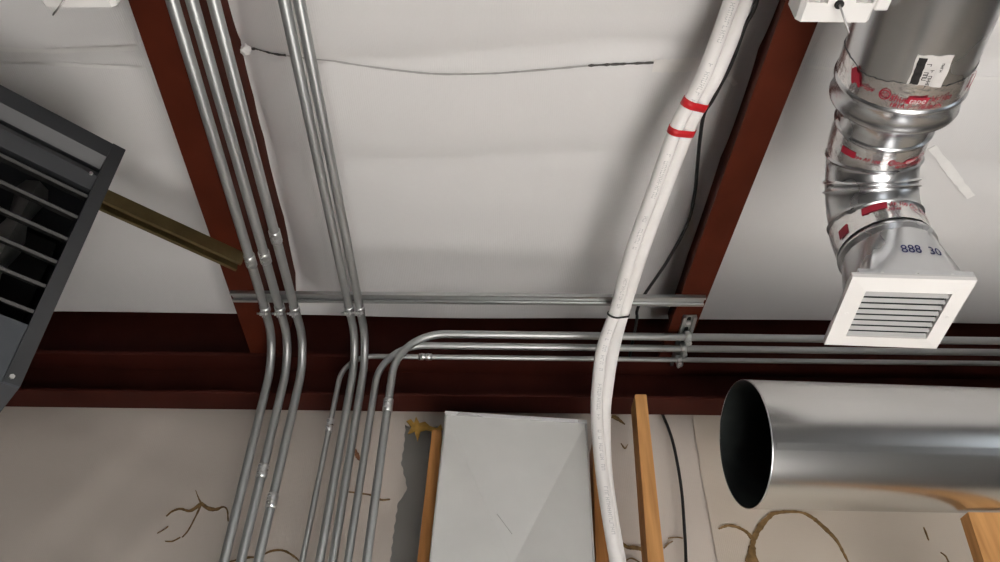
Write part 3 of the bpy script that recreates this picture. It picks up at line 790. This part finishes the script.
# elbow: gored, from level to straight down
def elbow_pt(th, r, phi):
    if th < TH0:
        return E0 - tr_ * (ER * (TH0 - th)) + (un * math.cos(phi) + xe * math.sin(phi)) * r
    cpt = VA + hv * (ER * (math.sin(th) - 1)) + zv * (AZ - ER + ER * math.cos(th))
    return cpt + ((hv * math.sin(th) + zv * math.cos(th)) * math.cos(phi) + xe * math.sin(phi)) * r
def elbow(st, seg=72):
    vs = []
    for th, r in st: vs += [elbow_pt(th, r, 2*PI*k/seg) for k in range(seg)]
    fs = [[i*seg + k, i*seg + (k+1) % seg, (i+1)*seg + (k+1) % seg, (i+1)*seg + k] for i in range(len(st) - 1) for k in range(seg)]
    return MB().add(vs, fs, True)
st = [(-.24, R2)]
def bead(t, h=.0045): return [(t - .028, R2), (t - .014, R2 + h), (t, R2 + h), (t + .014, R2)]
st += bead(-.20) + [(-.1, R2), (.0, R2), (.15, R2), (.27, R2)] + bead(.34) + [(.45, R2), (.55, R2), (.63, R2)] + bead(.70) + [(.76, R2)] + bead(.82) + [(.95, R2), (1.1, R2), (1.2, R2)] + bead(1.28) + [(1.40, R2), (PI/2, R2)]
elbow(st).build('elbow', M_GALV2, sdz)
cyl(MB(), Vector((AX, EY + ER, AZ - ER)), Vector((0, 0, -1)), yv, xv, [(0, R2), (.03, R2), (.036, R2 + .005), (.042, R2 + .005), (.048, R2), (.06, R2)], 72).build('collar', M_GALV2, sdz)

def on_pipe(u, v, r0, y0):
    """u = arc length round the main pipe (0 at the underside facing the room, + to the right), v = along it toward the wall"""
    a = u / r0
    return E0 + tr_ * (y0 + v - YOFF) + (xe * math.sin(a) - un * math.cos(a)) * r0
def wrap(vs, fn): return [fn(v.x, v.y) for v in vs]
# foil tape 1 at the reducer
y1 = .788; rr = R1 + .0012; W1 = .050
m = MB(); seg = 110; vs = []
for k in range(seg):
    a = 2*PI*k/seg; e1 = -.5*W1 - .012*max(0, math.sin(a + .6))*0 + .004*math.sin(5*a) + .002*random.uniform(-1, 1)
    for v in (e1, -.2*W1, .15*W1, .5*W1): vs.append(on_pipe(a*rr, v, rr + .0009*random.uniform(-.4, 1) + (.0012 if v > .4*W1 else 0), y1))
fs = [[4*k + q, 4*k + q + 1, 4*((k+1) % seg) + q + 1, 4*((k+1) % seg) + q] for k in range(seg) for q in range(3)]
t1 = m.add(vs, fs, True).build('foil_tape', M_FOIL, sdz)
def ptext(parent, txt, size, u, v, r, y0, m=M_INK_R, shear=0.0, bold=0.0, sx=1.0, name='printing', fn=None):
    vs, fs = text_mesh(txt, size, shear, bold)
    fn = fn or (lambda a, b: on_pipe(a, b, r, y0))
    return MB().add([fn(u + q.x * sx, v - q.y) for q in vs], fs).build(name, m, parent)
def ppatch(parent, poly, fn, m, name, n=8):
    """patch (u0,u1,v0,v1, skew) wrapped on a surface"""
    u0, u1, v0, v1, sk = poly
    return MB().grid(lambda a, b: fn(u0 + (u1 - u0)*a + sk*(b - .5), v0 + (v1 - v0)*b), n, 3).build(name, m, parent)
def ul_mark(parent, fn, u, v, s, m):
    """round listing mark: ring with two slanted letters"""
    N = 28; vs = []
    for k in range(N):
        a = 2*PI*k/N
        for q in (s, s*.80): vs.append(fn(u + q*math.cos(a), v + q*math.sin(a)))
    fs = [[2*k, 2*((k+1) % N), 2*((k+1) % N)+1, 2*k+1] for k in range(N)]
    mb = MB().add(vs, fs)
    t, f2 = text_mesh('UL', s*1.15, .2); mb.add([fn(u + q.x, v - q.y) for q in t], f2)
    mb.build('listing_mark', m, parent)
rt_ = rr + .0030
f1 = lambda a, b: on_pipe(a, b, rt_, y1)
def logo(parent, fn, u, v, k, sk=.004, tail=True):
    ul_mark(parent, fn, u - .034*k, v - .004*k, .0095*k, M_INK_R)
    MB().grid(lambda a, b: fn(u + (.002 + .033*a)*k - sk*(b - .5), v + (-.0075 + .013*b)*k), 10, 3).build('logo_block', M_INK_R, parent)
    ptext(parent, 'Shur', .0155*k, u - .0115*k, v, 0, 0, M_INK_R, .25, .0001, 1, 'printing', fn)
    fn2 = lambda a, b: fn(a, b) + (CAM - fn(a, b)).normalized() * .0006
    ptext(parent, 'tape', .0150*k, u + .018*k, v, 0, 0, M_PAPER, .25, .0001, 1, 'printing', fn2)
    ptext(parent, 'AF 100', .0125*k, u + .056*k, v - .001*k, 0, 0, M_INK_R, .2, .00005, 1, 'printing', fn)
    if tail: ptext(parent, '181A-P / 181B-FX', .0105*k, u + .020*k, v + .0125*k, 0, 0, M_INK_R, .2, .00005, 1.1, 'printing', fn)
logo(t1, f1, -.036, .004, 1.05)
# crumpled red prints at the two sides of the tape
MB().grid(lambda a, b: f1(-.150 + .022*a + .010*b, -.022 + .026*b + .004*math.sin(9*a)), 8, 5).build('logo_block', M_INK_R, t1)
MB().grid(lambda a, b: f1(.100 + .016*a - .010*b, -.016 + .028*b + .003*math.sin(11*a)), 8, 5).build('logo_block', M_INK_R, t1)
ptext(t1, 'Shurtape', .011, -.112, .000, 0, 0, M_INK_R, .2, .0001, 1, 'printing', f1)
ptext(t1, 'Shurtape', .013, .148, .000, 0, 0, M_INK_R, .2, .00005, 1, 'printing', f1)
# sticker on the pipe
fs_ = lambda a, b: on_pipe(a - .018, b, R1 + .0008, .737)
fk = lambda a, b: on_pipe(a - .018, b, R1 + .0014, .737)
st_ = MB().grid(lambda a, b: fs_(-.024 + .058*a - .001*math.sin(b*9), -.034 + .066*b + .001*math.sin(a*14)*(1 - b)), 14, 8).build('sticker', M_PAPER, sdz)
MB().grid(lambda a, b: fk(-.021 + .0135*a + .0004*math.sin(b*23), -.029 + .052*b), 5, 14).build('black_bar', M_INK_K, st_)
glyphs(MB(), fk, -.0015, .022, -.0054, 8, .0075, .0044, 31).build('printing', M_INK_K, st_)
glyphs(MB(), fk, .0068, .024, -.0056, 6, .0062, .0042, 12).build('printing', M_INK_K, st_)
glyphs(MB(), fk, .0205, -.004, -.0042, 5, .0046, .0032, 18).build('printing', M_INK_K, st_)
MB().grid(lambda a, b: fk(.0125 + .0007*a, -.010 + .034*b), 2, 4).build('rule_line', M_INK_G, st_)
# foil tapes on the elbow
def el_tape(th0, th1, rr_):
    vs = []; seg = 96
    for k in range(seg):
        for q in range(10):
            th = th0 + (th1 - th0)*q/9; vs.append(elbow_pt(th, rr_ + .0007*random.uniform(-.3, 1), 2*PI*k/seg))
    fs = [[10*k+q, 10*k+q+1, 10*((k+1) % seg)+q+1, 10*((k+1) % seg)+q] for k in range(seg) for q in range(9)]
    return MB().add(vs, fs, True).build('foil_tape', M_FOIL, sdz)
def el_fn(th_c, rr_):
    # underside of the elbow: phi = pi; u to the right, v along the bend
    return lambda a, b: elbow_pt(th_c + (b / (ER - rr_) if b > 0 else b / ER), rr_, PI - a / rr_)
ta = el_tape(-.16, .29, R2 + .0015); fa = el_fn(.02, R2 + .0030)
logo(ta, fa, .020, .0, .72)
ptext(ta, 'Shurtape AF 100', .0105, -.062, -.002, 0, 0, M_INK_R, .2, .00005, 1, 'printing', fa)
MB().grid(lambda a, b: fa(-.105 + .032*a, -.010 + .013*b), 8, 3).build('logo_block', M_INK_R, ta)
# collar tape, on the vertical part
def col_fn(rr_, zc):
    return lambda a, b: Vector((AX + math.sin(a/rr_)*rr_, EY + ER - math.cos(a/rr_)*rr_, zc - b))
zc = AZ - ER + .004
vs = []; seg = 96
for k in range(seg):
    for q in range(4): vs.append(col_fn(R2 + .0016 + .0012*random.uniform(-.3, 1), zc)(2*PI*k/seg*(R2 + .002), -.030 + .02*q))
fs = [[4*k+q, 4*k+q+1, 4*((k+1) % seg)+q+1, 4*((k+1) % seg)+q] for k in range(seg) for q in range(3)]
tb = MB().add(vs, fs, True).build('foil_tape', M_FOIL, sdz)
fb = col_fn(R2 + .0036, zc)
MB().grid(lambda a, b: fb(-.066 + .048*a - .004*b, -.012 + .016*b), 10, 3).build('logo_block', M_INK_R, tb)
MB().grid(lambda a, b: fb(-.128 + .026*a - .004*b, .000 + .020*b), 10, 3).build('logo_block', M_INK_R, tb)
ptext(tb, 'AF 100', .0125, .002, -.005, 0, 0, M_INK_R, .2, .00005, 1, 'printing', fb)
ul_mark(tb, fb, .034, -.003, .0085, M_INK_R)
ptext(tb, 'Shurtape', .0125, .070, -.003, 0, 0, M_INK_R, .2, .00005, 1, 'printing', fb)
ptext(tb, '181A-P / 181B-FX', .0085, .062, .008, 0, 0, M_INK_R, .2, 0, 1, 'printing', fb)
ptext(tb, '181B-FX', .0085, -.012, .008, 0, 0, M_INK_R, .2, 0, 1, 'printing', fb)

# register boot + register in their own slightly turned frame
rc = Vector((.739, 1.104, 2.457))
RM = Matrix.Rotation(math.radians(-3.5), 3, 'Z') @ Matrix.Rotation(math.radians(-3.1), 3, 'X') @ Matrix.Rotation(math.radians(4.5), 3, 'Y')
def Rg(x, y, z): return rc + RM @ Vector((x, y, z))
RW, RDp = .210, .194
bt = thing('register_boot', rc + Vector((0, 0, .02)), 'galvanized boot stamped 888 30 between elbow duct and white grille', 'duct boot')
top_c = Vector((AX, EY + ER, AZ - ER - .052)); seg = 64; vs = []
bw, bd = .088, .078; BX = .012
sq = []
for k in range(seg):
    a = 2*PI*k/seg; cx, sy = math.cos(a), math.sin(a); q = max(abs(cx), abs(sy)); sq.append((cx/q*bw, sy/q*bd))
NS = 12
for j in range(NS + 1):
    t = j / NS
    for k in range(seg):
        a = 2*PI*k/seg
        p = top_c + Vector((math.cos(a)*(R2 + .001), math.sin(a)*(R2 + .001), 0)); q = Rg(sq[k][0] + BX, sq[k][1], .030); vs.append(p + (q - p)*t)
o_ = len(vs); vs += [Rg(sq[k][0] + BX, sq[k][1], .0135) for k in range(seg)]
fs = [[j*seg + k, j*seg + (k+1) % seg, (j+1)*seg + (k+1) % seg, (j+1)*seg + k] for j in range(NS + 1) for k in range(seg)]
MB().add(vs, fs, True).build('body', M_GALV2, bt)
oc = [Rg(x + BX, y, .0135) for x, y in ((-.099, -.088), (.099, -.088), (.099, .088), (-.099, .088))]
ic = [Rg(x + BX, y, .0135) for x, y in ((-bw, -bd), (bw, -bd), (bw, bd), (-bw, bd))]
MB().ring(oc, ic, RM @ Vector((0, 0, .017))).build('flange', M_GALV2, bt)
for x in (-.06, 0, .06): MB().tube([Rg(x + BX, -.0885, .019), Rg(x + BX, -.0905, .019)], .003, 8).build('rivet', M_COUP, bt)
# stamped number on the sloping front
def boot_pt(a, t):
    cx, sy = math.cos(a), math.sin(a); q = max(abs(cx), abs(sy))
    p = top_c + Vector((cx*(R2 + .001), sy*(R2 + .001), 0)); e = Rg(cx/q*bw + BX, sy/q*bd, .030)
    return p + (e - p) * t
def boot_fn(u, v):
    t = .46 + v / .085; lo, hi = -PI + .01, -.01; x = AX + .004 + u
    for _ in range(40):
        md = (lo + hi) / 2
        if boot_pt(md, t).x < x: lo = md
        else: hi = md
    p = boot_pt(lo, t); e = .01
    n = (boot_pt(lo + e, t) - p).cross(boot_pt(lo, t + e) - p).normalized()
    if n.dot(CAM - p) < 0: n = -n
    return p + n * .0009
ptext(bt, '888  30', .0200, .006, .002, 0, 0, M_INK_B, 0, .00016, 1.25, 'stamp', boot_fn)

rg = thing('air_register', rc, 'white louvered air grille at the end of the elbow duct', 'grille')
oc = [Rg(x, y, 0) for x, y in ((-RW/2, -RDp/2), (RW/2, -RDp/2), (RW/2, RDp/2), (-RW/2, RDp/2))]
iw, idp = .074, .064
ic = [Rg(x, y, -.004) for x, y in ((-iw, -idp), (iw, -idp), (iw, idp), (-iw, idp))]
MB().ring(oc, ic, RM @ Vector((0, 0, .008))).build('frame', M_WHITE, rg)
m = MB().ring([Rg(x, y, .008) for x, y in ((-RW/2, -RDp/2), (RW/2, -RDp/2), (RW/2, RDp/2), (-RW/2, RDp/2))], [Rg(x, y, .008) for x, y in ((-.09, -.083), (.09, -.083), (.09, .083), (-.09, .083))], RM @ Vector((0, 0, .004)))
m.build('gasket', M_LOUV, rg)
for k in range(8):
    y = -idp + .010 + (2*idp - .016) * k / 7
    pr = [(.0026, -.0030), (.0034, -.0024), (.0002, .0048), (-.0006, .0044)]
    vs = [Rg(x, y + q[0], q[1]) for x in (-iw + .001, iw - .001) for q in pr]
    MB().add(vs, [[i, (i+1) % 4, 4 + (i+1) % 4, 4 + i] for i in range(4)] + [[3, 2, 1, 0], [4, 5, 6, 7]]).build('louver', M_LOUV, rg)
MB().box(Rg(0, 0, .0122), (.150, .134, .0012), RM).build('gap_shade', M_DUCTIN, rg)  # dark sheet that paints the shade seen between the louvers
for x in (-.089, .089): MB().tube([Rg(x, 0, -.0005), Rg(x, 0, -.0030)], .0035, 10).build('screw', M_WHITE, rg)

# ------------------------------------------------------------------ ceiling light fixtures
def fxy(x0, x1, y):
    a, b = atz(x0, y, 2.728), atz(x1, y, 2.728); return (a.x + b.x) / 2, a.y + .012
def fixture(cx, yend, z, label, hole, wire_pts, w=.121, hy=4):
    L = .62; t = thing('light_fixture', (cx, yend - L/2, z), label, 'light fixture', 'white ceiling light fixtures')
    pr = [(-w/2, 0.012), (-w/2 + .008, 0), (-.052, 0), (-.050, .018), (-.038, .026), (-.026, .018), (-.022, -.004), (.022, -.004), (.026, .018), (.038, .026), (.050, .018), (.052, 0), (w/2 - .008, 0), (w/2, .012), (w/2, .055), (-w/2, .055)]
    a = Vector((cx, yend - .055, z)); b = a - Vector((0, L, 0))
    MB().extrude(pr, a, b, (1, 0, 0), (0, 0, 1)).build('reflector', M_WHITE, t)
    ec = [(-w/2 + .007, 0), (w/2 - .007, 0), (w/2, .008), (w/2, .055), (-w/2, .055), (-w/2, .008)]
    MB().extrude(ec, a + Vector((0, .034, 0)), a, (1, 0, 0), (0, 0, 1)).build('end_cap', M_WHITE, t)
    MB().box((cx + w/2 + .011, yend - .075, z + .012), (.022, .07, .018), None, .003).build('mounting_tab', M_WHITE, t)
    for yy in (.12, .48): MB().tube([(cx, yend - yy - .1, z + .05), (cx, yend - yy - .1, ROOFZ)], .003, 8).build('hanger_rod', M_STEEL, t)
    for sx in (-1, 1):
        p = Vector((cx + sx*.038, yend - .036, z + .012)); MB().tube([p, p - Vector((0, L - .02, 0))], .0105, 14).build('lamp_tube', M_WHITE, t)
    p = atz(hole, hy, z - .004); MB().tube([p, p + Vector((0, 0, -.003))], .0075, 12).build('wire_hole', M_BLACK, t)
    MB().tube(catmull([p] + wire_pts, 8), .0016, 8).build('hanging_wire', M_STEEL, t)
    return t
fixture(*fxy(794, 866, 24), 2.72, 'white light fixture beside the elbow duct at the top right', 839, [atz(842, 12, 2.70), atz(846, 24, 2.69), atz(849, 33, 2.685)])
fixture(*fxy(46, 119, 9), 2.72, 'white light fixture left of the left red beam at the top edge', 72, [atz(66, -3, 2.705), atz(60, 6, 2.695), atz(53, 15, 2.69)], hy=-12)

# ------------------------------------------------------------------ scraps on the ceiling
def scrap_strip(pix, w, z0, label, thick=.0012):
    P = catmull([atz(x, y, z) for x, y, z in pix], 6); vs = []
    for i, p in enumerate(P):
        a = P[max(0, i-1)]; b = P[min(len(P)-1, i+1)]; t = (b - a).normalized(); q = t.cross(Vector((0, 0, 1))).normalized() * w/2 * (1 + .18*random.uniform(-1, 1))
        vs += [p - q, p + q, p + q + Vector((0, 0, -thick)), p - q + Vector((0, 0, -thick))]
    n = len(P); fs = [[4*i + k, 4*i + (k+1) % 4, 4*i + 4 + (k+1) % 4, 4*i + 4 + k] for i in range(n-1) for k in range(4)] + [[0, 1, 2, 3], [4*n-1, 4*n-2, 4*n-3, 4*n-4]]
    return tag(MB().add(vs, fs).build('tape_strip', M_TSTRIP), label, 'tape')
zr = lambda x, y: roof_z(atz(x, y, ROOFZ).x, atz(x, y, ROOFZ).y)
scrap_strip([(x, y, zr(x, y) - .004 - .004*k) for k, (x, y) in enumerate([(932, 147), (943, 161), (956, 178), (971, 197)])], .022, 0, 'strip of white tape peeling from the ceiling behind the elbow duct')
scrap_strip([(x, y, zr(x, y) - .012) for x, y in [(729, 77), (732, 81), (735.5, 85)]], .012, 0, 'small white tape scrap on the ceiling by the black cable')
# white knot of tape at the left beam
k_ = atz(246, 49, 3.225); m = MB()
bm = bmesh.new(); bmesh.ops.create_icosphere(bm, subdivisions=3, radius=.013)
for v in bm.verts: v.co *= 1 + .22*math.sin(v.co.x*420 + 1) * math.sin(v.co.y*380) + .1*math.sin(v.co.z*600)
bm.verts.index_update(); m.add([v.co + k_ + Vector((0, 0, -.004)) for v in bm.verts], [[v.index for v in f.verts] for f in bm.faces], True); bm.free()
tag(m.build('seam_plug', M_WHITE), 'white crumpled plug on the ceiling seam at the left red beam', 'plug')
